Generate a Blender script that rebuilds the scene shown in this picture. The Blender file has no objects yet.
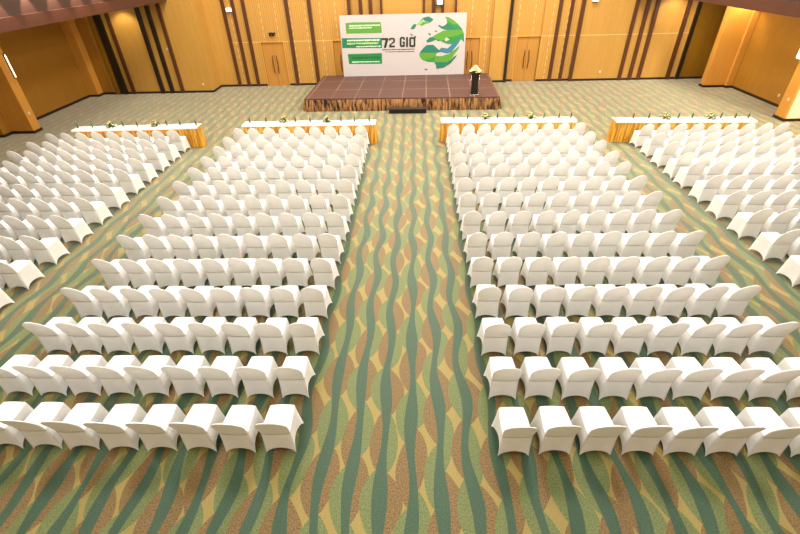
import bpy, bmesh, math, random
from mathutils import Vector, Matrix
random.seed(7)
C = bpy.context.scene.collection
PI = math.pi

# ------------------------------------------------------------------ helpers
def link(o, parent=None):
    C.objects.link(o)
    if parent is not None: o.parent = parent
    return o

def tag(o, label=None, cat=None, group=None, kind=None):
    if label: o['label'] = label
    if cat: o['category'] = cat
    if group: o['group'] = group
    if kind: o['kind'] = kind
    return o

def thing(name, label, cat, loc=(0, 0, 0), rz=0.0, group=None):
    o = bpy.data.objects.new(name, None)
    o.empty_display_size = .1
    o.location = loc; o.rotation_euler = (0, 0, rz)
    link(o)
    return tag(o, label, cat, group)

class MB:
    """collects shapes for ONE mesh object; material slots by name"""
    def __init__(s): s.bm = bmesh.new(); s.mats = []
    def mi(s, m):
        if m is None: return 0
        if m not in s.mats: s.mats.append(m)
        return s.mats.index(m)
    def face(s, pts, m=None, smooth=False):
        f = s.bm.faces.new([s.bm.verts.new(p) for p in pts]); f.material_index = s.mi(m); f.smooth = smooth
        return f
    def box(s, x0, x1, y0, y1, z0, z1, m=None, bev=0.0):
        v = [s.bm.verts.new((x, y, z)) for z in (z0, z1) for y in (y0, y1) for x in (x0, x1)]
        fs = []
        for q in ((0,2,3,1),(4,5,7,6),(0,1,5,4),(2,6,7,3),(0,4,6,2),(1,3,7,5)):
            f = s.bm.faces.new([v[i] for i in q]); f.material_index = s.mi(m); fs.append(f)
        if bev > 0:
            es = list({e for f in fs for e in f.edges})
            bmesh.ops.bevel(s.bm, geom=es, offset=bev, segments=2, profile=.5, affect='EDGES')
        return s
    def lathe(s, prof, cx=0, cy=0, n=12, m=None, smooth=True):
        rings = []
        for r, z in prof:
            rings.append([s.bm.verts.new((cx + r*math.cos(2*PI*i/n), cy + r*math.sin(2*PI*i/n), z)) for i in range(n)])
        for a, b in zip(rings, rings[1:]):
            for i in range(n):
                f = s.bm.faces.new((a[i], a[(i+1) % n], b[(i+1) % n], b[i])); f.material_index = s.mi(m); f.smooth = smooth
        f = s.bm.faces.new(rings[-1]); f.material_index = s.mi(m)
        f = s.bm.faces.new(rings[0][::-1]); f.material_index = s.mi(m)
        return s
    def tube(s, pts, r, n=8, m=None):
        pts = [Vector(p) for p in pts]; rings = []
        for i, p in enumerate(pts):
            d = (pts[min(i+1, len(pts)-1)] - pts[max(i-1, 0)]).normalized()
            u = d.cross(Vector((0, 0, 1)) if abs(d.z) < .9 else Vector((1, 0, 0))).normalized(); w = d.cross(u)
            rings.append([s.bm.verts.new(p + u*r*math.cos(2*PI*k/n) + w*r*math.sin(2*PI*k/n)) for k in range(n)])
        for a, b in zip(rings, rings[1:]):
            for k in range(n):
                f = s.bm.faces.new((a[k], a[(k+1) % n], b[(k+1) % n], b[k])); f.material_index = s.mi(m); f.smooth = True
        f = s.bm.faces.new(rings[0][::-1]); f.material_index = s.mi(m)
        f = s.bm.faces.new(rings[-1]); f.material_index = s.mi(m)
        return s
    def grid(s, rows, m=None, smooth=True, closed=False):
        V = [[s.bm.verts.new(p) for p in r] for r in rows]
        for a, b in zip(V, V[1:]):
            n = len(a); rng = range(n) if closed else range(n-1)
            for i in rng:
                f = s.bm.faces.new((a[i], a[(i+1) % n], b[(i+1) % n], b[i])); f.material_index = s.mi(m); f.smooth = smooth
        return V
    def extrude_xz(s, pts, y0, y1, m=None):
        a = [s.bm.verts.new((x, y0, z)) for x, z in pts]; b = [s.bm.verts.new((x, y1, z)) for x, z in pts]
        n = len(pts)
        for f in [s.bm.faces.new(a), s.bm.faces.new(b[::-1])] + [s.bm.faces.new((a[i], b[i], b[(i+1) % n], a[(i+1) % n])) for i in range(n)]:
            f.material_index = s.mi(m)
        return s
    def mesh(s, name, mat=None, normals=True):
        if normals: bmesh.ops.recalc_face_normals(s.bm, faces=s.bm.faces)
        me = bpy.data.meshes.new(name); s.bm.to_mesh(me); s.bm.free()
        for m in (s.mats if s.mats else [mat]): me.materials.append(m)
        return me
    def build(s, name, mat=None, parent=None, loc=None, normals=True):
        o = bpy.data.objects.new(name, s.mesh(name, mat, normals))
        if loc: o.location = loc
        return link(o, parent)

def copy_tree(o, parent=None, kids=None):
    c = o.copy(); C.objects.link(c)
    if parent is not None: c.parent = parent
    for ch in list(o.children): copy_tree(ch, c)
    return c

def structure(mb, name, mat=None, parent=None):
    return tag(mb.build(name, mat, parent), kind='structure')

# ------------------------------------------------------------------ materials
def srgb(r, g, b):
    f = lambda c: (c/255)/12.92 if c/255 <= .04045 else ((c/255+.055)/1.055)**2.4
    return (f(r), f(g), f(b), 1)

class NT:
    def __init__(s, name):
        s.mat = bpy.data.materials.new(name); s.mat.use_nodes = True
        s.nt = s.mat.node_tree; s.b = s.nt.nodes['Principled BSDF']
    def n(s, t, **k):
        o = s.nt.nodes.new(t)
        for a, v in k.items(): setattr(o, a, v)
        return o
    def l(s, a, b): s.nt.links.new(a, b)
    def set(s, inp, v):
        if hasattr(v, 'is_output') or isinstance(v, bpy.types.NodeSocket): s.l(v, inp)
        else: inp.default_value = v
    def m(s, op, a, b=0.0, c=None):
        o = s.n('ShaderNodeMath', operation=op); s.set(o.inputs[0], a); s.set(o.inputs[1], b)
        if c is not None: s.set(o.inputs[2], c)
        return o.outputs[0]
    def mix(s, fac, a, b, blend='MIX'):
        o = s.n('ShaderNodeMix', data_type='RGBA', blend_type=blend)
        s.set(o.inputs[0], fac); s.set(o.inputs[6], a); s.set(o.inputs[7], b)
        return o.outputs[2]
    def pos(s):
        g = s.n('ShaderNodeNewGeometry'); sp = s.n('ShaderNodeSeparateXYZ'); s.l(g.outputs['Position'], sp.inputs[0])
        return g.outputs['Position'], sp.outputs
    def obj(s):
        g = s.n('ShaderNodeTexCoord'); sp = s.n('ShaderNodeSeparateXYZ'); s.l(g.outputs['Object'], sp.inputs[0])
        return g.outputs['Object'], sp.outputs
    def noise(s, vec, scale, detail=2, rough=.5):
        o = s.n('ShaderNodeTexNoise'); s.l(vec, o.inputs['Vector'])
        o.inputs['Scale'].default_value = scale; o.inputs['Detail'].default_value = detail; o.inputs['Roughness'].default_value = rough
        return o.outputs['Fac']
    def vmul(s, vec, v):
        o = s.n('ShaderNodeVectorMath', operation='MULTIPLY'); s.l(vec, o.inputs[0]); o.inputs[1].default_value = v
        return o.outputs[0]
    def bump(s, h, strength=.3, dist=.01):
        o = s.n('ShaderNodeBump'); s.l(h, o.inputs['Height']); o.inputs['Strength'].default_value = strength; o.inputs['Distance'].default_value = dist
        s.l(o.outputs[0], s.b.inputs['Normal'])

def plain(name, col, rough=.6, metal=0.0, noise=.06, nscale=8, emit=None, estr=0, sheen=0):
    t = NT(name); p, _ = t.obj()
    f = t.noise(p, nscale, 3)
    dark = tuple(c*(1-noise*2) for c in col[:3]) + (1,)
    t.l(t.mix(f, dark, col), t.b.inputs['Base Color'])
    t.b.inputs['Roughness'].default_value = rough; t.b.inputs['Metallic'].default_value = metal
    if sheen: t.b.inputs['Sheen Weight'].default_value = sheen
    if emit: t.b.inputs['Emission Color'].default_value = emit; t.b.inputs['Emission Strength'].default_value = estr
    return t.mat

def wood(name, light, dark, rough=.38, groove=None, joint=True):
    """veneered wall board: vertical grain, a pale horizontal joint above the doors, optional fine grooves"""
    t = NT(name); p, xyz = t.pos()
    g = t.noise(t.vmul(p, (14, 14, .7)), 1.0, 4, .6)
    g2 = t.noise(t.vmul(p, (1.3, 1.3, .25)), 1.0, 2)
    col = t.mix(g, dark, light)
    col = t.mix(t.m('MULTIPLY', g2, .35), col, dark)
    if joint:
        d = t.m('LESS_THAN', t.m('ABSOLUTE', t.m('SUBTRACT', xyz[2], 2.1)), .014)
        col = t.mix(t.m('MULTIPLY', d, .6), col, srgb(245, 215, 150))
    if groove:
        xx = t.m('ADD', xyz[0], xyz[1])
        w = t.m('PINGPONG', xx, groove)
        gr = t.m('LESS_THAN', w, groove*.22)
        col = t.mix(t.m('MULTIPLY', gr, .45), col, tuple(c*.45 for c in dark[:3]) + (1,))
        ww = t.m('PINGPONG', xx, .37)
        st = t.m('LESS_THAN', ww, .012)
        dash = t.m('GREATER_THAN', t.m('PINGPONG', xyz[2], .16), .06)
        col = t.mix(t.m('MULTIPLY', t.m('MULTIPLY', st, dash), .55), col, srgb(250, 225, 170))
    t.l(col, t.b.inputs['Base Color']); t.b.inputs['Roughness'].default_value = rough
    t.b.inputs['Specular IOR Level'].default_value = .4
    return t.mat

def carpet_material():
    t = NT('wave_carpet'); p, xyz = t.pos()
    P, LN = .39, .88
    # every green band has a wavy edge of its own
    u = t.m('DIVIDE', xyz[0], P)
    def rnd(k):
        w = t.n('ShaderNodeTexWhiteNoise', noise_dimensions='1D'); t.l(k, w.inputs['W']); return w.outputs['Value']
    def edge(k):
        a = t.m('MULTIPLY', t.m('SINE', t.m('ADD', t.m('MULTIPLY', xyz[1], 2*PI/1.75), t.m('MULTIPLY', rnd(k), 6.28))), .105)
        return t.m('ADD', k, a)
    k0 = t.m('FLOOR', u)
    col_i = t.m('ADD', t.m('SUBTRACT', k0, t.m('LESS_THAN', u, edge(k0))), t.m('GREATER_THAN', u, edge(t.m('ADD', k0, 1.0))))
    e0, e1 = edge(col_i), edge(t.m('ADD', col_i, 1.0))
    f = t.m('DIVIDE', t.m('SUBTRACT', u, e0), t.m('SUBTRACT', e1, e0))
    wn = t.n('ShaderNodeTexWhiteNoise', noise_dimensions='1D'); t.l(col_i, wn.inputs['W'])
    v = t.m('ADD', t.m('DIVIDE', xyz[1], LN), t.m('MULTIPLY', wn.outputs['Value'], 3.0))
    vr = t.m('ADD', v, t.m('ADD', t.m('MULTIPLY', rnd(t.m('ADD', col_i, 37.3)), .4), .12))
    lensl = t.m('POWER', t.m('ABSOLUTE', t.m('SINE', t.m('MULTIPLY', v, PI))), .75)
    lensr = t.m('POWER', t.m('ABSOLUTE', t.m('SINE', t.m('MULTIPLY', vr, PI))), .75)
    gw = t.m('ADD', t.m('MULTIPLY', t.m('SINE', t.m('ADD', t.m('MULTIPLY', xyz[1], 2*PI/1.5), t.m('MULTIPLY', wn.outputs['Value'], 17.0))), .085), .35)
    lend = t.m('ADD', gw, t.m('MULTIPLY', lensl, .43))
    rbeg = t.m('SUBTRACT', 1.0, t.m('MULTIPLY', lensr, .40))
    parl = t.m('GREATER_THAN', t.m('MODULO', t.m('ADD', t.m('FLOOR', v), 400), 2), .5)
    parr = t.m('LESS_THAN', t.m('MODULO', t.m('ADD', t.m('FLOOR', vr), 400), 2), .5)
    def crisp(f_, a_=.36, b_=.64):
        o = t.n('ShaderNodeMapRange'); t.l(f_, o.inputs[0]); o.inputs[1].default_value = a_; o.inputs[2].default_value = b_; return o.outputs[0]
    fine = crisp(t.noise(t.vmul(p, (62, 48, 1)), 1.0, 2, .7))
    fine2 = crisp(t.noise(t.vmul(p, (50, 80, 1)), 1.0, 2, .7), .3, .7)
    green = t.mix(fine2, GREEN_A, GREEN_B)
    sage = t.mix(fine, SAGE_A, SAGE_B)
    sp = t.n('ShaderNodeMapRange'); t.l(fine, sp.inputs[0]); sp.inputs[1].default_value = .1; sp.inputs[2].default_value = .9
    brown = t.mix(sp.outputs[0], BROWN_A, BROWN_B)
    tan = t.mix(fine2, TAN_A, TAN_B)
    left = t.mix(parl, sage, brown); right = t.mix(parr, sage, brown)
    c = t.mix(t.m('GREATER_THAN', f, lend), left, tan)
    c = t.mix(t.m('GREATER_THAN', f, rbeg), c, right)
    c = t.mix(t.m('LESS_THAN', f, gw), c, green)
    t.l(c, t.b.inputs['Base Color'])
    t.b.inputs['Roughness'].default_value = .58
    t.b.inputs['Specular IOR Level'].default_value = .5
    t.b.inputs['Sheen Weight'].default_value = 1.0
    t.b.inputs['Sheen Roughness'].default_value = .41
    t.b.inputs['Sheen Tint'].default_value = (1, .97, .8, 1)
    t.bump(fine, .25, .006)
    return t.mat

GREEN_A, GREEN_B = srgb(18, 48, 28), srgb(50, 86, 54)
SAGE_A, SAGE_B = srgb(72, 82, 32), srgb(110, 120, 62)
BROWN_A, BROWN_B = srgb(80, 56, 14), srgb(130, 100, 42)
TAN_A, TAN_B = srgb(130, 110, 46), srgb(150, 132, 64)

M = {}
M['carpet'] = carpet_material()
M['panel'] = wood('golden_veneer', srgb(208, 162, 84), srgb(176, 128, 56))
M['side'] = wood('side_veneer', srgb(184, 132, 50), srgb(152, 102, 28), joint=False)
M['plain_panel'] = wood('plain_golden_veneer', srgb(208, 162, 82), srgb(176, 128, 52), joint=False)
M['acoustic'] = wood('grooved_veneer', srgb(208, 160, 84), srgb(182, 132, 58), groove=.05)
M['door'] = wood('door_veneer', srgb(198, 146, 70), srgb(172, 116, 48), joint=False)
M['column'] = wood('column_veneer', srgb(224, 164, 74), srgb(204, 140, 54), joint=False)
M['batten'] = plain('dark_batten', srgb(84, 44, 16), .45)
M['black_batten'] = plain('black_batten', srgb(34, 24, 14), .35)
M['niche'] = wood('dark_niche_veneer', srgb(160, 116, 30), srgb(124, 84, 14), joint=False)
M['skirting'] = plain('dark_skirting', srgb(46, 24, 14), .5)
M['soffit_wood'] = wood('reddish_fascia', srgb(82, 48, 36), srgb(62, 34, 25), joint=False)
M['copper'] = plain('copper_fascia', srgb(58, 36, 28), .5)
M['ceiling'] = plain('ceiling_plaster', srgb(236, 228, 212), .9)
M['plaster'] = plain('rear_plaster', srgb(214, 180, 120), .8)
M['bronze'] = plain('dark_bronze', srgb(70, 40, 16), .35, .4)
M['cream'] = plain('cream_glare', srgb(236, 222, 190), .6)  # pale cream paints the glare of strong light on the right column front
M['white_metal'] = plain('white_fitting', srgb(240, 236, 228), .4)
M['black'] = plain('black_laminate', srgb(16, 13, 12), .35)
M['chrome'] = plain('chrome', srgb(220, 220, 220), .2, 1.0, .02)
M['glow'] = plain('lamp_glow', srgb(255, 246, 228), .5, emit=srgb(255, 244, 222), estr=5)

def cloth_material():
    t = NT('white_stretch_fabric'); p, _ = t.obj()
    f = t.noise(t.vmul(p, (5, 5, 9)), 1.0, 3)
    t.l(t.mix(f, srgb(232, 229, 224), srgb(240, 238, 234)), t.b.inputs['Base Color'])
    t.b.inputs['Roughness'].default_value = .85
    t.b.inputs['Specular IOR Level'].default_value = .25
    t.b.inputs['Sheen Weight'].default_value = .15
    t.bump(f, .12, .02)
    return t.mat
M['cloth'] = cloth_material()
M['tablecloth'] = plain('white_table_linen', srgb(244, 241, 234), .85, noise=.02)

def satin(name, light, dark, k):
    t = NT(name); p, xyz = t.obj()
    n = t.noise(t.vmul(p, (k, k, 1.2)), 1.0, 3, .6)
    mr = t.n('ShaderNodeMapRange'); t.l(n, mr.inputs[0]); mr.inputs[1].default_value = .4; mr.inputs[2].default_value = .58
    t.l(t.mix(mr.outputs[0], dark, light), t.b.inputs['Base Color'])
    t.b.inputs['Roughness'].default_value = .38; t.b.inputs['Metallic'].default_value = .25
    return t.mat
M['gold_satin'] = satin('gold_satin', srgb(232, 178, 70), srgb(190, 126, 30), 14)
M['stage_satin'] = satin('bronze_satin', srgb(176, 128, 80), srgb(32, 14, 6), 10)

def deck_material():
    t = NT('stage_deck_boards'); p, xyz = t.obj()
    n = t.noise(t.vmul(p, (3, 12, 1)), 1.0, 4, .6)
    c = t.mix(n, srgb(68, 42, 35), srgb(92, 58, 48))
    n2 = t.noise(t.vmul(p, (.9, .9, 1)), 1.0, 2)
    jx = t.m('LESS_THAN', t.m('PINGPONG', t.m('ADD', xyz[0], -.08 + 10.3), .515), .014)
    jy = t.m('LESS_THAN', t.m('PINGPONG', t.m('ADD', xyz[1], -1.05 + 8.1), .81), .02)
    mr = t.n('ShaderNodeMapRange'); t.l(n2, mr.inputs[0]); mr.inputs[1].default_value = .36; mr.inputs[2].default_value = .6; mr.inputs[3].default_value = .25
    jj = t.m('MULTIPLY', t.m('MAXIMUM', jx, jy), mr.outputs[0])
    t.l(t.mix(jj, c, srgb(150, 116, 96)), t.b.inputs['Base Color'])
    t.b.inputs['Roughness'].default_value = .6
    return t.mat
M['deck'] = deck_material()
M['step'] = plain('step_carpet', srgb(44, 24, 18), .8)
M['leaf'] = plain('leaf_green', srgb(48, 88, 26), .6, noise=.2, nscale=30)
M['petal_yellow'] = plain('yellow_petals', srgb(244, 226, 130), .7, noise=.1, nscale=40)
M['petal_white'] = plain('cream_petals', srgb(250, 246, 226), .7, noise=.05, nscale=40)
def bottle_material():
    t = NT('bottle_plastic'); p, _ = t.obj()
    t.l(t.mix(t.noise(p, 20), srgb(60, 88, 52), srgb(96, 124, 84)), t.b.inputs['Base Color'])
    t.b.inputs['Roughness'].default_value = .12; t.b.inputs['Transmission Weight'].default_value = .35
    return t.mat
M['bottle'] = bottle_material()
M['cap'] = plain('dark_cap', srgb(40, 60, 50), .4)
M['print_white'] = plain('banner_vinyl', srgb(192, 185, 183), .55, noise=.015, nscale=2)
PR = {'lime': srgb(88, 152, 48), 'green': srgb(46, 136, 66), 'teal': srgb(34, 118, 94), 'blue': srgb(52, 122, 142), 'leaf': srgb(144, 184, 112),
      'ink': srgb(30, 44, 28), 'ribbon_light_green': srgb(90, 148, 54), 'ribbon_teal': srgb(16, 118, 82), 'ribbon_green': srgb(24, 126, 62)}
for k, v in PR.items(): M['pr_' + k] = plain('print_' + k, v, .55, noise=.03, nscale=3)
M['pr_w'] = plain('print_pale_text', srgb(214, 240, 206), .55)
M['pr_y'] = plain('print_yellowish_text', srgb(186, 214, 120), .55)
M['pr_d'] = plain('print_dark_green_text', srgb(14, 96, 44), .55)

# ------------------------------------------------------------------ camera
S = .55
F_PX, PITCH, YAW, ROLL, H, CX = 437.1187, 0.6203446, -0.0445164, -0.0305434, 10.0587*S, .2521*S
right = Vector((math.cos(YAW), -math.sin(YAW), 0)); fwd = Vector((math.sin(YAW), math.cos(YAW), 0)); up = Vector((0, 0, 1))
look = fwd*math.cos(PITCH) - up*math.sin(PITCH); cup = fwd*math.sin(PITCH) + up*math.cos(PITCH)
ax = right*math.cos(ROLL) + cup*math.sin(ROLL); ay = cup*math.cos(ROLL) - right*math.sin(ROLL); az = -look
cd = bpy.data.cameras.new('camera'); cam = bpy.data.objects.new('camera', cd); C.objects.link(cam)
cd.sensor_width = 36; cd.sensor_fit = 'HORIZONTAL'; cd.lens = F_PX/800*36; cd.clip_end = 200
cam.matrix_world = Matrix(((ax.x, ay.x, az.x, CX), (ax.y, ay.y, az.y, 0), (ax.z, ay.z, az.z, H), (0, 0, 0, 1)))
bpy.context.scene.camera = cam

# ------------------------------------------------------------------ the hall
CEIL = 8.2
XL, XR, YB, YR = -16.5, 15.15, 24.45, -7.0
b = MB(); b.box(XL-.6, XR+.6, YR-.3, YB+.9, -.25, 0); structure(b, 'floor', M['carpet'])
b = MB(); b.box(-11.44, 10.45, YR, YB+.5, CEIL, CEIL+.2); structure(b, 'ceiling', M['ceiling'])
b = MB(); b.box(XL-.3, -11.46, YR, YB+.3, 4.07, 4.25); structure(b, 'ceiling', M['ceiling'])
b = MB(); b.box(10.47, XR+.3, YR, YB+.3, 3.92, 4.12); structure(b, 'ceiling', M['ceiling'])
b = MB(); b.box(XL-.6, XR+.6, YR-.25, YR, 0, CEIL); structure(b, 'wall_rear', M['plaster'])

# fascias of the lower side ceilings
for nm, x, zb, sg in (('wall_left_fascia', -11.44, 4.04, 1), ('wall_right_fascia', 10.45, 3.9, -1)):
    b = MB(); b.box(min(x, x - sg*.25), max(x, x - sg*.25), YR, YB+.3, zb+.02, CEIL, M['copper'])
    b.box(min(x - sg*.3, x + sg*.12), max(x - sg*.3, x + sg*.12), YR, YB-.02, zb, zb+.33, M['soffit_wood'])
    structure(b, nm)

# back wall, built as bays of different depth and facing
b = MB()
def bay(x0, x1, y, m, z0=0, z1=CEIL): b.box(x0, x1, y, YB+.6, z0, z1, m)
bay(XL, -15.5, 23.3, M['side']); bay(-15.5, -10.21, 23.3, M['plain_panel'])
bay(-10.21, -9.3, 24.45, M['plain_panel']); bay(-9.3, -8.05, 24.45, M['acoustic'])
bay(-8.05, -7.66, 24.45, M['acoustic']); bay(-7.66, -6.53, 24.45, M['acoustic'], 2.07); bay(-7.66, -6.53, 24.53, M['door'], 0, 2.07)
bay(-6.53, -4.0, 24.45, M['acoustic'])
bay(-4.0, -3.05, 24.45, M['acoustic'], 2.07); bay(-4.0, -3.05, 24.53, M['door'], 0, 2.07)
bay(-3.05, -1.46, 24.7, M['panel']); bay(-1.46, .57, 24.5, M['panel']); bay(.57, 2.13, 24.7, M['panel'])
bay(2.13, 2.45, 24.45, M['acoustic']); bay(2.45, 3.4, 24.45, M['acoustic'], 2.07); bay(2.45, 3.4, 24.53, M['door'], 0, 2.07)
bay(3.4, 3.95, 24.45, M['acoustic']); bay(3.95, 4.72, 24.25, M['panel'])
bay(4.72, 5.22, 24.4, M['acoustic']); bay(5.22, 6.36, 24.4, M['acoustic'], 2.07); bay(5.22, 6.36, 24.48, M['door'], 0, 2.07)
bay(6.36, 8.1, 24.3, M['acoustic']); bay(8.1, 13.6, 24.2, M['panel']); bay(13.6, XR+.3, 24.2, M['niche'])
structure(b, 'wall_back')

b = MB(); b.box(XL-.3, XL, YR, YB, 0, 4.2); structure(b, 'wall_left', M['side'])
b = MB(); b.box(XR, XR+.3, YR, YB, 0, 4.1); structure(b, 'wall_right', M['side'])

# battens on the back wall
n_trim = 0
def trim(b, m):
    global n_trim
    n_trim += 1
    structure(b, 'trim_%d' % n_trim, m)
for x, y, w, m in ((-15.2, 23.3, .22, 'niche'), (-14.85, 23.3, .34, 'black_batten'), (-14.36, 23.3, .16, 'batten'),
                (-12.83, 23.3, .2, 'black_batten'), (-12.33, 23.3, .2, 'black_batten'), (-11.79, 23.3, .16, 'batten'),
                (-9.18, 24.45, .16, 'batten'), (-8.69, 24.45, .16, 'batten'), (-8.18, 24.45, .16, 'batten'),
                (-6.07, 24.45, .17, 'batten'), (-4.96, 24.45, .17, 'batten'),
                (-3.04, 24.45, .14, 'batten'), (-2.5, 24.7, .16, 'batten'), (-2.02, 24.7, .16, 'batten'), (-1.48, 24.5, .1, 'batten'),
                (.59, 24.5, .1, 'batten'), (1.07, 24.7, .16, 'batten'), (1.5, 24.7, .14, 'batten'), (2.13, 24.45, .1, 'batten'),
                (4.76, 24.25, .14, 'black_batten'),
                (7.07, 24.3, .16, 'batten'), (7.61, 24.3, .16, 'batten'), (8.1, 24.2, .17, 'batten'),
                (10.59, 24.2, .16, 'batten'), (11.1, 24.2, .17, 'batten'), (11.55, 24.2, .17, 'batten'),
                (13.01, 24.2, .18, 'batten'), (13.49, 24.2, .17, 'black_batten')):
    b = MB(); b.box(x-w/2, x+w/2, y-.1, y-.001, 0.0, CEIL-.01, None, .008); trim(b, M[m])

# skirting boards
def skirting(name, segs):
    b = MB()
    for x0, x1, y0, y1 in segs: b.box(x0, x1, y0, y1, 0.001, .1)
    structure(b, name, M['skirting'])
skirting('baseboard_back', [(XL+.03, -10.18, 23.27, 23.3), (-10.21, -10.18, 23.3, 24.42), (-10.21, -7.7, 24.42, 24.45), (-6.5, -4.05, 24.42, 24.45),
         (3.4, 3.95, 24.42, 24.45), (3.92, 4.72, 24.22, 24.25), (4.72, 5.2, 24.37, 24.4), (6.38, 8.1, 24.27, 24.3), (8.1, 15.1, 24.17, 24.2)])

# doors: frame and two leaves with long dark pulls
def door(n, x0, x1, y):
    b = MB(); b.box(x0, (x0+x1)/2-.006, y+.03, y+.075, .01, 2.05); b.box((x0+x1)/2+.006, x1, y+.03, y+.075, .01, 2.05)
    d = structure(b, 'door_%d' % n, M['door'])
    b = MB(); b.box(x0-.05, x0, y-.03, y+.06, 0, 2.12); b.box(x1, x1+.05, y-.03, y+.06, 0, 2.12); b.box(x0, x1, y-.03, y+.06, 2.07, 2.12)
    structure(b, 'door_frame', M['column'], d)
    for s in (-1, 1):
        xc = (x0+x1)/2 + s*.1
        b = MB(); b.tube([(xc, y+.03, .62), (xc, y-.03, .66), (xc+s*.03, y-.035, 1.05), (xc, y-.03, 1.42), (xc, y+.03, 1.46)], .018, 8)
        structure(b, 'door_handle', M['bronze'], d)
door(1, -7.66, -6.53, 24.45); door(2, -4.0, -3.1, 24.45); door(3, 2.45, 3.4, 24.45); door(4, 5.22, 6.36, 24.4)

# columns against the side walls (part of the building)
def column(name, x0, x1, y0, y1, h, m):
    b = MB(); b.box(x0, x1, y0, y1, 0, h, m, .01)
    b.box(x0-.03, x1+.03, y0-.03, y1+.03, .001, .1, M['skirting'])
    structure(b, name)
column('wall_left_column', -16.5, -15.28, 17.18, 17.6, 4.06, M['column'])
column('wall_left_pilaster', -16.49, -16.02, 22.85, 23.29, 4.06, M['column'])
column('wall_left_pier', -16.49, -16.2, 16.75, 17.17, 4.06, M['side'])
column('wall_right_column', 14.14, 15.14, 17.18, 17.7, 3.91, M['column'])
b = MB(); b.box(14.2, 15.13, 17.155, 17.179, .1, 3.9, None, .004); trim(b, M['cream'])  # added thin panel, its cream colour imitates the overexposed column front
column('wall_right_pier', 13.92, 14.85, 22.4, 22.75, 3.91, M['column'])
column('wall_right_pilaster', 14.86, 15.14, 22.25, 22.75, 3.91, M['column'])
skirting('baseboard_left', [(XL, XL+.03, YR+.1, 16.7), (XL, XL+.03, 17.65, 22.8)])
skirting('baseboard_right', [(XR-.03, XR, YR+.1, 17.1), (XR-.03, XR, 17.65, 22.2), (XR-.03, XR, 22.8, 24.1)])

# wall fittings
def sconce(label, x, y, z0, z1, w, sx):
    t = thing('wall_sconce', label, 'wall light', (x, y, (z0+z1)/2))
    h = (z1-z0)/2
    b = MB(); b.box(*sorted((0, sx*.03)), -w/2-.02, w/2+.02, -h-.03, h+.03, None, .006); b.build('backplate', M['bronze'], t)
    b = MB(); b.box(*sorted((sx*.03, sx*(.06 if w < .1 else .12))), -w/2, w/2, -h, h, None, .02); b.build('diffuser', M['glow'], t)
sconce('slim glowing vertical wall light on left column', -15.28, 17.56, 2.05, 2.85, .045, 1)
sconce('bright glowing wall light on right column', 14.14, 17.62, 2.1, 3.0, .34, -1)
def socket(label, x, y, z, nx=0):
    t = thing('wall_socket', label, 'socket', (x, y, z), 0 if nx == 0 else -nx*PI/2)
    b = MB(); b.box(-.045, .045, -.012, 0, -.045, .045, None, .004); b.build('faceplate', M['white_metal'], t)
    b = MB(); b.box(-.02, .02, -.016, -.012, -.012, .012); b.build('outlet', M['bronze'], t)
socket('small white socket low on wall panel left of the step in the back wall', -10.67, 23.3, .4)
socket('small white wall plate midway up the right-hand dark batten, back left', -11.98, 23.3, 2.05)
socket('small white socket low on plain back wall panel, right of triple battens', 9.57, 24.2, .42)
socket('small white socket low on the left side wall beyond the column', XL, 18.8, .4, -1)
socket('small white socket low on the right side wall', XR, 19.2, .42, 1)
socket('small pale switch plate on inner face of right column', 14.14, 17.38, .75, 1)
socket('small pale switch plate on inner face of left column', -15.28, 17.38, .75, -1)
t = thing('wall_fitting', 'small dark fitting above the leftmost door in the back wall', 'wall fitting', (-7.01, 24.45, 2.44))
b = MB(); b.box(-.17, .17, -.04, 0, .02, .08, None, .01); b.build('bracket', M['black'], t)
b = MB(); b.box(-.13, -.02, -.16, -.03, -.06, .03, None, .015); b.box(.02, .13, -.16, -.03, -.06, .03, None, .015); b.build('housing', M['black'], t)
for lb, x, y, z in (('small white spotlight box high on the wall above the banner', 1.35, 24.5, 3.62), ('white box fitting high on back wall, right side', 8.6, 24.2, 3.6),
                    ('added white box imitating a light reflection high between battens, back wall left', -8.9, 24.45, 3.55)):  # last box is added to imitate a light reflection on the wall
    t = thing('wall_light_box', lb, 'wall light', (x, y, z))
    b = MB(); b.box(-.14, .14, -.14, .2, -.09, .09, None, .02); b.build('housing', M['white_metal'], t)
    b = MB(); b.box(-.11, .11, -.155, -.14, -.065, .065); b.build('lens', M['glow'], t)

# ------------------------------------------------------------------ stage
def pleats(mb, pts, z0, z1, amp, step, flare=.05, m=None):
    """gathered curtain along a polyline; outward is to the right-hand side of travel"""
    rows = [[], [], [], []]; s = 0.0
    for (xa, ya), (xb, yb) in zip(pts, pts[1:]):
        L = math.hypot(xb-xa, yb-ya); n = max(2, int(L/step*8)); dx, dy = (xb-xa)/L, (yb-ya)/L; nx, ny = dy, -dx
        for i in range(n + 1):
            q = i/n*L; w = math.sin(2*PI*(s+q)/step) + .45*math.sin(2*PI*(s+q)/(step*2.7)+1)
            for k, f in enumerate((0, .3, .7, 1)):
                o = amp*(1+.7*f)*w*(.35+.65*f) + flare*f + .02
                rows[k].append((xa+dx*q+nx*o, ya+dy*q+ny*o, z1+(z0-z1)*f))
        s += L
    mb.grid(rows, m)

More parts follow.
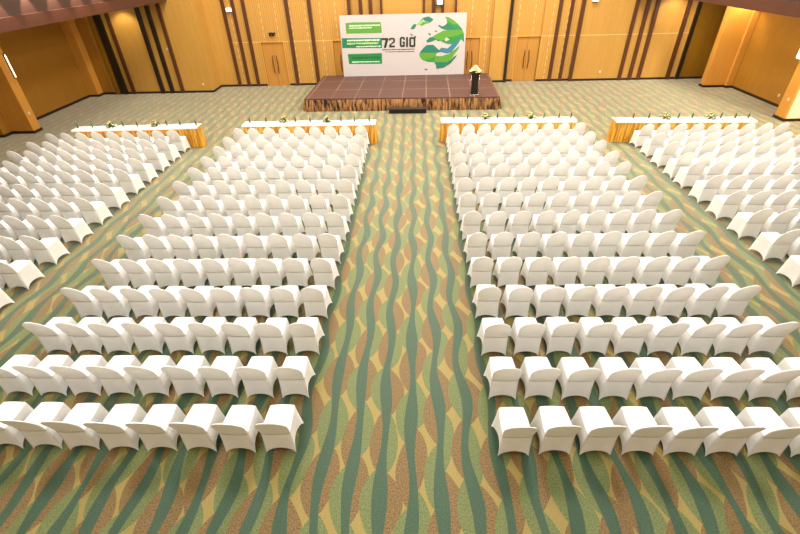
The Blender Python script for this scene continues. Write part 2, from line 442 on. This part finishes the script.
st = thing('stage', 'low stage with reddish-brown deck and gathered bronze skirt against the back wall', 'stage', (-.45, 21.6, 0), math.radians(-1.3))
X0, X1, Y0, Y1, HZ = -4.2, 4.24, -2.05, 2.4, .52
b = MB(); b.box(X0, X1, Y0, Y1, HZ-.09, HZ, None, .01); b.build('deck', M['deck'], st)
b = MB(); pleats(b, [(X0, Y1-.05), (X0, Y0), (X1, Y0), (X1, Y1-.05)], .012, HZ-.05, .022, .12, .09); b.build('skirt', M['stage_satin'], st)
b = MB()
for x in (X0+.3, X0+2, 0, X1-2, X1-.3):
    for y in (Y0+.3, .2, Y1-.4): b.tube([(x, y, 0), (x, y, HZ-.09)], .03)
b.build('underframe', M['bronze'], st)

sp = thing('stage_step', 'dark low step box at the middle of the stage front', 'step', (-.18, 18.98, 0), math.radians(-1))
b = MB(); b.box(-.84, .84, -.02, .3, .17, .2, None, .006); b.build('tread', M['step'], sp)
b = MB(); b.box(-.84, -.8, 0, .28, 0, .17); b.box(.8, .84, 0, .28, 0, .17); b.build('side_panel', M['chrome'], sp)
b = MB(); b.box(-.8, .8, .02, .05, 0, .17); b.build('riser', M['black'], sp)
b = MB(); b.box(-.84, .84, -.03, -.02, .175, .195); b.build('nosing', M['bronze'], sp)

le = thing('lectern', 'slim black lectern at the right end of the stage', 'lectern', (2.69, 19.86, .521), 0)
b = MB(); b.box(-.2, .2, -.16, .16, 0, .03, None, .008); b.build('base', M['chrome'], le)
b = MB(); b.grid([[(sx*w, sy*w*.8, z) for sx, sy in ((-1,-1),(1,-1),(1,1),(-1,1))] for z, w in ((.03,.155),(.3,.14),(.6,.13),(.87,.17))], None, False, True); b.build('post', M['black'], le)
b = MB(); b.box(-.24, .24, -.18, .18, .87, .9, None, .006); b.build('top', M['black'], le)
b = MB()
for x in (-.175, .175): b.tube([(x, -.14, .03), (x, -.14, .87)], .009)
b.build('edge_rod', M['chrome'], le)

def bouquet(name, label, loc, r, h, n, petals, group=None, cat='flowers'):
    t = thing(name, label, cat, loc, random.random()*6, group)
    g = MB(); f1 = MB()
    for i in range(n):
        a = random.random()*2*PI; rr = r*math.sqrt(random.random()); z = h*(1-(rr/r))*random.uniform(.55, 1) + .02
        c = Vector((rr*math.cos(a), rr*math.sin(a), z))
        mb = f1 if i % 10 < petals else g
        if mb is f1:
            m = M['petal_yellow'] if i % 2 else M['petal_white']; s = random.uniform(.02, .034)*(r/.16)**.5
            k = 6
            for q in range(k):
                a0, a1 = 2*PI*q/k, 2*PI*(q+1)/k
                mb.face([c + Vector((0, 0, s*.25)), c + Vector((s*math.cos(a0), s*math.sin(a0), s*.1)), c + Vector((s*1.25*math.cos((a0+a1)/2), s*1.25*math.sin((a0+a1)/2), s*.55)), c + Vector((s*math.cos(a1), s*math.sin(a1), s*.1))], m)
        else:
            d = Vector((math.cos(a), math.sin(a), random.uniform(.1, .9))).normalized()*random.uniform(.05, .085)*(r/.16)**.5; w = d.cross(Vector((0, 0, 1))).normalized()*.018
            mb.face([c - d*.5, c + w, c + d*.7, c - w], M['leaf'])
    v = MB(); v.lathe([(r*.45, 0), (r*.5, .03), (r*.42, .05)], n=10); v.build('bowl', M['leaf'], t)
    for q in g.bm.verts: q.co.z = max(q.co.z, .012)
    for q in f1.bm.verts: q.co.z = max(q.co.z, .012)
    g.build('foliage', M['leaf'], t, normals=False); f1.build('blossoms', M['petal_yellow'], t, normals=False)
    return t
bouquet('flower_arrangement', 'cream and yellow flower mound on top of the black lectern', (2.69, 19.86, 1.424), .25, .26, 150, 8)

# ------------------------------------------------------------------ banner
GLOBE=[
('teal',[(-0.073,2.61),(0.021,2.74),(0.114,2.819),(0.233,2.8),(0.169,2.671),(0.095,2.59)]),
('leaf',[(0.233,2.8),(0.373,2.943),(0.502,3.037),(0.558,2.907),(0.374,2.781),(0.262,2.751)]),
('teal',[(0.373,2.943),(0.575,3.084),(0.813,3.12),(1.035,2.987),(0.872,2.851),(0.761,2.903),(0.65,2.905),(0.557,3.004)]),
('lime',[(0.374,2.765),(0.558,2.907),(0.65,2.889),(0.761,2.886),(0.872,2.842),(0.651,2.808),(0.485,2.73)]),
('lime',[(1.563,3.094),(1.729,3.074),(1.991,2.94),(2.201,2.774),(2.036,2.745),(1.811,2.847),(1.659,2.98)]),
('green',[(1.659,2.98),(1.811,2.847),(2.036,2.745),(2.201,2.774),(2.396,2.573),(2.437,2.5),(2.196,2.518),(1.947,2.681),(1.683,2.834)]),
('teal',[(1.226,2.697),(1.317,2.76),(1.448,2.686),(1.594,2.738),(1.683,2.834),(1.947,2.681),(2.196,2.518),(1.601,2.538),(1.414,2.595),(1.319,2.679)]),
('lime',[(0.956,2.239),(1.197,2.367),(1.491,2.501),(1.75,2.528),(2.437,2.5),(2.501,2.373),(2.208,2.279),(1.911,2.235),(1.65,2.217),(1.579,2.108),(1.392,2.068),(1.126,2.185)]),
('green',[(1.392,2.068),(1.579,2.108),(1.656,2.038),(1.841,2.119),(1.687,2.217),(1.911,2.235),(2.208,2.279),(2.501,2.373),(2.543,1.969),(2.404,2.107),(2.219,2.06),(1.963,1.92),(1.774,1.917),(1.583,1.972)]),
('teal',[(0.695,2.092),(0.9,2.24),(0.956,2.239),(1.126,2.185),(1.373,2.068),(1.261,2.047),(1.202,2.133),(0.978,2.053),(0.753,2.0)]),
('teal',[(0.766,2.41),(0.841,2.425),(0.936,2.34),(0.88,2.307)]),
('teal',[(1.074,2.51),(1.156,2.528),(1.232,2.466),(1.158,2.451)]),
('blue',[(1.633,1.645),(1.854,1.813),(1.963,1.92),(2.219,2.06),(2.367,2.108),(2.263,1.941),(2.12,1.773),(1.941,1.552),(1.714,1.504),(1.406,1.58),(1.439,1.752),(1.592,1.715)]),
('teal',[(0.375,1.566),(0.565,1.781),(0.716,1.895),(1.019,1.909),(1.172,1.803),(1.328,1.662),(1.482,1.589),(1.255,1.548)]),
('blue',[(1.328,1.662),(1.439,1.77),(1.782,1.721),(1.823,1.651),(1.482,1.582)]),
('lime',[(0.356,1.535),(0.413,1.559),(1.216,1.542),(1.181,1.403),(1.488,1.397),(1.867,1.505),(2.088,1.663),(2.306,1.831),(2.283,1.704),(2.06,1.438),(1.955,1.229),(1.729,1.109),(1.111,1.121),(1.144,1.379),(0.838,1.251),(0.491,1.258),(0.375,1.395)]),
('green',[(0.491,1.258),(0.838,1.251),(1.144,1.379),(1.111,1.121),(0.782,1.146)]),
('teal',[(1.111,1.114),(1.729,1.102),(1.955,1.222),(2.064,1.35),(2.221,1.434),(2.144,1.288),(1.924,1.052),(1.583,0.861),(1.215,0.806),(1.199,0.958)]),
('ink',[(0.63,0.811),(0.759,0.808),(0.759,0.772),(0.63,0.774)]),
]
INK=[
[(-1.458,2.252),(-1.154,2.246),(-1.157,2.172),(-1.279,1.816),(-1.387,1.818),(-1.288,2.161),(-1.462,2.165)],
[(-1.125,2.212),(-1.062,2.252),(-0.88,2.248),(-0.826,2.206),(-0.828,2.138),(-0.914,2.14),(-0.912,2.181),(-1.043,2.183),(-1.045,2.142),(-1.127,2.144)],
[(-0.828,2.138),(-0.831,2.056),(-1.012,1.949),(-1.014,1.913),(-0.836,1.91),(-0.838,1.835),(-1.118,1.841),(-1.113,1.951),(-0.916,2.085),(-0.914,2.14)],
[(-0.591,2.228),(-0.529,2.281),(-0.393,2.278),(-0.342,2.229),(-0.344,2.141),(-0.423,2.143),(-0.422,2.203),(-0.507,2.205),(-0.513,1.925),(-0.427,1.923),(-0.426,2.006),(-0.459,2.007),(-0.458,2.075),(-0.345,2.073),(-0.348,1.88),(-0.386,1.834),(-0.555,1.837),(-0.6,1.885)],
[(-0.281,2.271),(-0.19,2.269),(-0.196,1.83),(-0.288,1.832)],
[(-0.13,2.219),(-0.074,2.266),(-0.038,2.266),(-0.042,1.915),(0.081,1.913),(0.083,2.263),(0.123,2.262),(0.168,2.212),(0.166,1.87),(0.12,1.823),(-0.088,1.828),(-0.134,1.876)],
[(-0.038,2.266),(0.083,2.263),(0.083,2.187),(-0.039,2.189)],
[(0.114,2.262),(0.144,2.308),(0.199,2.307),(0.198,2.252),(0.144,2.213)],
[(-0.088,2.402),(-0.037,2.4),(0.054,2.345),(0.017,2.318)],
]
RIB=[
('ribbon_light_green',[(-3.18,2.926),(-2.817,2.95),(-1.485,2.934),(-1.447,2.476),(-3.179,2.478)]),
('ribbon_teal',[(-3.419,2.285),(-1.455,2.252),(-1.477,1.812),(-3.438,1.852)]),
('ribbon_green',[(-3.188,1.574),(-1.491,1.582),(-1.505,1.097),(-3.168,1.121)]),
]
ROWS=[
('w', -3.014, -1.524, 2.835, 0.068) ,
('w', -3.025, -1.915, 2.725, 0.051) ,
('w', -3.171, -1.557, 2.205, 0.083) ,
('y', -3.184, -1.613, 2.074, 0.089) ,
('w', -2.754, -1.522, 1.918, 0.053) ,
('d', -2.994, -1.546, 1.437, 0.101) ,
('w', -3.013, -1.607, 1.226, 0.06) ,
('i', -1.48, 0.147, 1.749, 0.044) ,
('i', -1.336, 0.097, 1.648, 0.045) ,
]
YBN = 23.75
bn = thing('stage_banner', 'wide white banner reading 72 GIỜ with green globe, standing at the back of stage', 'banner', (-.43, YBN, .52))
OX, OZ = -.43, .52
loc = lambda pts: [(x-OX, z-OZ) for x, z in pts]
b = MB(); b.extrude_xz(loc([(-3.455, 3.25), (2.6, 3.239), (2.6, .53), (-3.48, .53)]), .0, .05); b.build('panel', M['print_white'], bn)
b = MB()
for x in (-2.4, 0, 2.4):
    b.tube([(x, .08, .04), (x, .08, 2.6)], .025); b.tube([(x, .03, .03), (x, .2, .03)], .025)
b.build('stand_frame', M['bronze'], bn)
RIBBON = []
for i, (k, pts) in enumerate(RIB):
    b = MB(); b.extrude_xz(loc(pts), -.004, -.0005); o = b.build('ribbon', M['pr_' + k], bn); RIBBON.append(o)
    o['label'] = ('light green ribbon', 'teal green ribbon', 'deep green ribbon')[i]
b = MB()
for i, (k, pts) in enumerate(GLOBE):
    o = .0004*i
    b.extrude_xz(loc(pts), -.003-o, -.0005, M['pr_' + k])
b.build('globe_print', None, bn)
for nm_, ids in (('numeral', (0,)), ('numeral', (1, 2)), ('letter', (3,)), ('letter', (4,)), ('letter', (5, 6, 7, 8))):
    b = MB()
    for i in ids: b.extrude_xz(loc(INK[i]), -.014, -.0005, M['pr_ink'])
    b.build(nm_, None, bn)
rnd = random.Random(3)
for q, (k, xa, xb, z, h) in enumerate(ROWS):
    b = MB()
    x = xa; m = M['pr_ink'] if k == 'i' else M['pr_' + k]; y = -.004 if k == 'i' else -.008
    while x < xb - .02:
        w = min(rnd.uniform(.035, .075), xb-x); hh = h*rnd.uniform(.6, 1)
        b.box(x-OX, x+w*.88-OX, y, -.0005, z-OZ-hh, z-OZ, m); x += w
        if rnd.random() < .22: x += .015
    b.build('text_line', None, RIBBON[(0, 0, 1, 1, 1, 2, 2)[q]] if q < 7 else bn)

# ------------------------------------------------------------------ tables in front of the chairs
WORD = ['first', 'second', 'third', 'fourth', 'fifth', 'sixth', 'seventh', 'eighth', 'ninth', 'tenth', 'eleventh', 'twelfth', 'thirteenth', 'fourteenth']
TD, TH = .42, .76
TABLES = [('far-left', -12.05, -7.55, 15.14, 1.6, [-11.94, -11.41, -10.73, -10.31, -9.78, -9.15, -8.74, -8.26, -7.68]),
          ('left-centre', -6.0, -1.25, 15.315, -.3, [-5.77, -5.18, -4.54, -4.13, -3.59, -2.98, -2.49, -2.01, -1.48]),
          ('right-centre', 1.05, 5.68, 15.32, -1.8, [1.5, 1.98, 2.61, 3.02, 3.59, 4.18, 4.62, 5.13, 5.55]),
          ('far-right', 6.95, 11.5, 15.02, -2.4, [7.6, 8.12, 8.65, 9.09, 9.53, 10.11, 10.47, 10.91, 11.33])]
def water_bottle(label, loc_, group):
    t = thing('water_bottle', label, 'bottle', loc_, 0, group)
    b = MB(); b.lathe([(.026, 0), (.03, .01), (.03, .1), (.024, .125), (.013, .15), (.013, .16)], n=10); b.build('body', M['bottle'], t)
    b = MB(); b.lathe([(.015, .16), (.015, .18)], n=10); b.build('cap', M['cap'], t)
    return t
bottle0 = None; bouq0 = None
for nm, x0, x1, yn, rot, items in TABLES:
    L = x1-x0; xc = (x0+x1)/2
    t = thing('banquet_table', 'long narrow white-topped table with gold skirt before the %s chair block' % nm, 'table', (xc, yn+TD/2, 0), math.radians(rot), 'skirted head tables')
    b = MB(); b.box(-L/2+.02, L/2-.02, -TD/2+.02, TD/2-.02, TH-.04, TH-.012); b.build('tabletop', M['bronze'], t)
    b = MB(); b.box(-L/2, L/2, -TD/2, TD/2, TH-.012, TH, None, .004); b.box(-L/2, L/2, -TD/2-.004, -TD/2, TH-.06, TH); b.build('tablecloth', M['tablecloth'], t)
    b = MB(); pleats(b, [(-L/2+.03, TD/2-.04), (-L/2+.03, -TD/2+.1), (L/2-.03, -TD/2+.1), (L/2-.03, TD/2-.04), (-L/2+.03, TD/2-.04)], .01, TH-.014, .012, .1, .03); b.build('table_skirt', M['gold_satin'], t)
    for sx in (-1, 1):
        for sy in (-1, 1):
            b = MB(); b.tube([(sx*(L/2-.25), sy*.05+.1, 0), (sx*(L/2-.25), sy*.05+.1, TH-.04)], .016); b.build('leg', M['chrome'], t)
    ca, sa = math.cos(math.radians(rot)), math.sin(math.radians(rot))
    nb = 0
    for i, x in enumerate(items):
        lx, ly = x-xc, .06 + random.uniform(-.03, .03)
        P = (xc + lx*ca - ly*sa, yn+TD/2 + lx*sa + ly*ca, TH+.001)
        if i in (2, 5):
            lb = 'small green table bouquet on the %s table, %s of its two' % (nm, 'left' if i == 2 else 'right')
            if bouq0 is None: bouq0 = bouquet('table_bouquet', lb, P, .17, .22, 130, 2, 'table bouquets')
            else:
                o = copy_tree(bouq0); o.location = P; o.rotation_euler.z = random.random()*6; o['label'] = lb
        else:
            nb += 1
            lb = 'small water bottle on the %s table, %s bottle from the left end' % (nm, WORD[nb-1])
            if bottle0 is None: bottle0 = water_bottle(lb, P, 'bottles on the head tables')
            else:
                o = copy_tree(bottle0); o.location = P; o['label'] = lb

# ------------------------------------------------------------------ chairs
def chair_meshes():
    WB, WF, D, SH = .192, .168, .43, .455          # seat half widths (rear, front), depth, height
    FR, FF, FD = .208, .222, .462                  # feet half widths and depth
    def loop(corners, mids, n=8, zc=None, arch=0):
        out = []
        for i in range(4):
            a, c = Vector(corners[i]), Vector(corners[(i+1) % 4])
            mid = Vector(mids[i]) if mids else None
            for k in range(n):
                u = k/n; q = a.lerp(c, u); e = 4*u*(1-u)
                q = q + (mid*e if mid is not None else Vector((0, 0, 0)))
                out.append((q.x, q.y, q.z))
        return out
    top = [(-WB, .0, SH), (WB, .0, SH), (WF, D, SH), (-WF, D, SH)]
    bot = [(-FR, 0, 0), (FR, 0, 0), (FF, FD, 0), (-FF, FD, 0)]
    n = 10
    A = loop(top, [(0, -.012, 0), (.008, 0, 0), (0, .01, 0), (-.008, 0, 0)], n)
    rows = [A]
    Bm = loop(bot, [(0, .02, 0), (-.05, 0, 0), (0, -.04, 0), (.05, 0, 0)], n)
    nr = 7
    for r in range(1, nr+1):
        f = r/nr; row = []
        for i in range(len(A)):
            u = (i % n)/n; e = (4*u*(1-u))**.55
            zb = .085*e                               # the hem arches between the feet
            a, q = Vector(A[i]), Vector(Bm[i])
            x = a.x + (q.x-a.x)*f; y = a.y + (q.y-a.y)*f
            pinch = math.sin(PI*f)*.012
            cx, cy = 0, .22
            x -= (x-cx)*pinch*1.2; y -= (y-cy)*pinch*.6
            row.append((x, y, SH + (zb-SH)*f))
        rows.append(row)
    sk = MB(); sk.grid(rows, None, True, True)
    # seat cushion
    se = MB(); rr = []
    for ins, z in ((0, SH-.004), (.002, SH+.012), (.014, SH+.022), (.05, SH+.028), (.11, SH+.03)):
        k = [(-WB+ins, ins*.6, z), (WB-ins, ins*.6, z), (WF-ins, D-ins, z), (-WF+ins, D-ins, z)]
        lp = loop(k, [(0, -.012, 0), (.008, 0, 0), (0, .012, 0), (-.008, 0, 0)], n)
        rr.append(lp)
    V = se.grid(rr, None, True, True); f = se.bm.faces.new(V[-1]); f.smooth = True
    # back: tombstone slab, leaning to the rear, hugging a slightly bent frame
    ba = MB(); LEAN = math.radians(19.5); HB = .475; nx, nz = 12, 14
    fr, rk = [], []
    for j in range(nz+1):
        s = 1-(1-j/nz)**1.35
        if s < .42: w = .19 + .014*(s/.42)
        else: w = .204*max(0, 1-((s-.42)/.58)**2.1)**.5
        w = max(w, .04)
        r1, r2 = [], []
        for i in range(nx+1):
            u = math.sin((i/nx*2-1)*PI/2); x = u*w
            th = .026*(1-.6*abs(u)**3)*(1-.45*s) + .003
            bend = .02*(u*u)*(w/.21)**2*min(1, s*3)                   # sides come forward a little
            sl = max(0, s-.05); z = SH-.022 + s*HB*math.cos(LEAN); y0 = .0 - sl*HB*1.05*math.sin(LEAN) + bend - .012*(1-u*u)*(1-s)
            r1.append((x, y0+th, z)); r2.append((x, y0-.002-.3*th*min(1, s*2), z))
        fr.append(r1); rk.append(r2)
    rows = [a + q[::-1] for a, q in zip(fr, rk)]
    V = ba.grid(rows, None, True, True)
    ba.bm.faces.new(V[-1]).smooth = True; ba.bm.faces.new(V[0][::-1])
    return se, sk, ba

se, sk, ba = chair_meshes()
stuff_parts = [m.bm.copy() for m in (se, sk, ba)]
chair0 = thing('banquet_chair', 'x', 'chair', (0, 0, 0), 0, 'white covered chairs in four blocks')
se.build('seat', M['cloth'], chair0); sk.build('skirt', M['cloth'], chair0); ba.build('backrest', M['cloth'], chair0)

def interp(x, pts):
    for (a, fa), (c, fc) in zip(pts, pts[1:]):
        if x <= c: return fa + (fc-fa)*max(0, (x-a))/(c-a)
    return pts[-1][1]
LATE = {11: 12.26, 12: 13.13, 13: 13.95, 14: 14.83}
def chair_y(r, x):
    y = LATE.get(r, 3.354 + .9007*(r-1))
    return y + interp(r, [(1, .10), (7, 0), (14, -.25)])*(x/12)**2
BLOCKS = [('left-centre', -1.509, -1, 'central aisle', {r: 9 for r in range(1, 15)}, .545),
          ('right-centre', 1.222, 1, 'central aisle', {r: 9 for r in range(1, 15)}, .55),
          ('far-left', -7.97, -1, 'left aisle', {4: 1, 5: 3, 6: 4, 7: 5, 8: 6, 9: 7, 10: 9, 11: 9, 12: 9, 13: 9, 14: 9}, .55),
          ('far-right', 7.547, 1, 'right aisle', {4: 1, 5: 2, 6: 3, 7: 4, 8: 5, 9: 6, 10: 7, 11: 8, 12: 9, 13: 9, 14: 9}, .55)]
BLOCKS[1][4][1] = 8
spots = []
for bi, (nm, xi, sg, aisle, cols, sp0) in enumerate(BLOCKS):
    for r, n in cols.items():
        dy = -.16 if bi == 3 and r > 10 else 0
        spc = interp(r, [(1, sp0 + (.01 if bi == 0 else 0)), (5, sp0 - (.004 if bi == 0 else 0)), (9, sp0), (14, .525)])
        for c in range(n):
            x = xi + sg*(.208 + spc*c)
            rank = (0 if bi < 2 else 1, math.hypot(x-.14, chair_y(r, x)))
            spots.append((rank, bi, r, c, x + random.uniform(-.008, .008), chair_y(r, x) + dy + random.uniform(-.012, .012), math.radians(random.uniform(-1.4, 1.4))))
spots.sort()
first = True
mass = bmesh.new()
for k, (rank, bi, r, c, x, y, rz) in enumerate(spots):
    nm, xi, sg, aisle, cols, sp0 = BLOCKS[bi]
    if k < 300:
        if r <= 7 and bi < 2:
            where = 'nearest row to camera' if r == 1 else '%s row from camera' % WORD[r-1]
        else:
            where = 'row right behind the table' if r == 14 else '%s row back from the table' % WORD[14-r]
        pl = 'nearest the %s' % aisle if c == 0 else '%s from the %s' % (WORD[c], aisle)
        lb = 'white covered chair %s, %s, %s block' % (pl, where, nm)
        if first: o = chair0; first = False
        else: o = copy_tree(chair0)
        o['label'] = lb; o.location = (x, y, 0); o.rotation_euler.z = rz
    else:
        mtx = Matrix.Translation((x, y, 0)) @ Matrix.Rotation(rz, 4, 'Z')
        for sbm in stuff_parts:
            vm = {v: mass.verts.new(mtx @ v.co) for v in sbm.verts}
            for f in sbm.faces:
                nf = mass.faces.new([vm[v] for v in f.verts]); nf.smooth = f.smooth
bmesh.ops.recalc_face_normals(mass, faces=mass.faces)
me = bpy.data.meshes.new('far_banquet_chairs'); mass.to_mesh(me); mass.free(); me.materials.append(M['cloth'])
o = bpy.data.objects.new('far_banquet_chairs', me); link(o)
tag(o, 'remaining white covered chairs filling the distant outer rows of both side blocks', 'chairs', kind='stuff')

# ------------------------------------------------------------------ light
def area(name, x, y, z, sx, sy, power, col, rot=(0, 0, 0)):
    l = bpy.data.lights.new(name, 'AREA'); l.shape = 'RECTANGLE'; l.size = sx; l.size_y = sy; l.energy = power; l.color = col
    o = bpy.data.objects.new(name, l); o.location = (x, y, z); o.rotation_euler = rot; C.objects.link(o)
def spot(name, x, y, z, tgt, power, ang, col, blend=.6, rad=.08):
    l = bpy.data.lights.new(name, 'SPOT'); l.energy = power; l.spot_size = math.radians(ang); l.spot_blend = blend; l.color = col; l.shadow_soft_size = rad
    o = bpy.data.objects.new(name, l); o.location = (x, y, z)
    o.rotation_euler = (Vector(tgt)-Vector((x, y, z))).to_track_quat('-Z', 'Y').to_euler(); C.objects.link(o)
WARM = (1, .93, .84); NEUT = (1, .97, .93)
for j, y in enumerate((-3, 2, 7, 12, 17, 21.5)):
    for x in (-8.5, -3.5, 2.5, 7.5):
        area('ceiling_panel_light', x, y, CEIL-.03, 1.8, 1.8, (250, 280, 400, 620, 860, 700)[j]*(1 if j < 3 else {-8.5: .75, -3.5: .85, 2.5: 1, 7.5: 1.15}[x]), NEUT if y < 10 else WARM)
for y in (8, 13, 18, 22):
    area('aisle_light', -14, y, 3.95, 1, 1, 22, WARM)
    area('aisle_light', 12.9, y, 3.88, 1, 1, 300 if y < 15 else 170, WARM)
for x, y, z, tx, ty, tz, p in ((-13.6, 22.6, 3.96, -13.6, 23.3, 2, 160), (12.3, 23.3, 3.88, 12.3, 24.2, 2, 220), (14.4, 21.9, 3.88, 14.4, 22.4, 2, 260), (14.6, 15.0, 3.86, 14.6, 17.2, .7, 2000)):
    spot('wall_washer', x, y, z, (tx, ty, tz), p, 100, (1, .86, .62))
for y in (12.5, 13.7, 14.85, 16, 17.15, 18.3):
    spot('fascia_downlight', -11.22, y, 5.15, (-11.36, y, 4), 520, 56, (1, .74, .58), .35, .03)
w = bpy.data.worlds.new('world'); bpy.context.scene.world = w; w.use_nodes = True
w.node_tree.nodes['Background'].inputs[0].default_value = (1, .95, .85, 1); w.node_tree.nodes['Background'].inputs[1].default_value = .2

vs = bpy.context.scene.view_settings
vs.view_transform = 'Standard'; vs.look = 'None'; vs.gamma = 1; vs.use_curve_mapping = False; vs.exposure = -.84
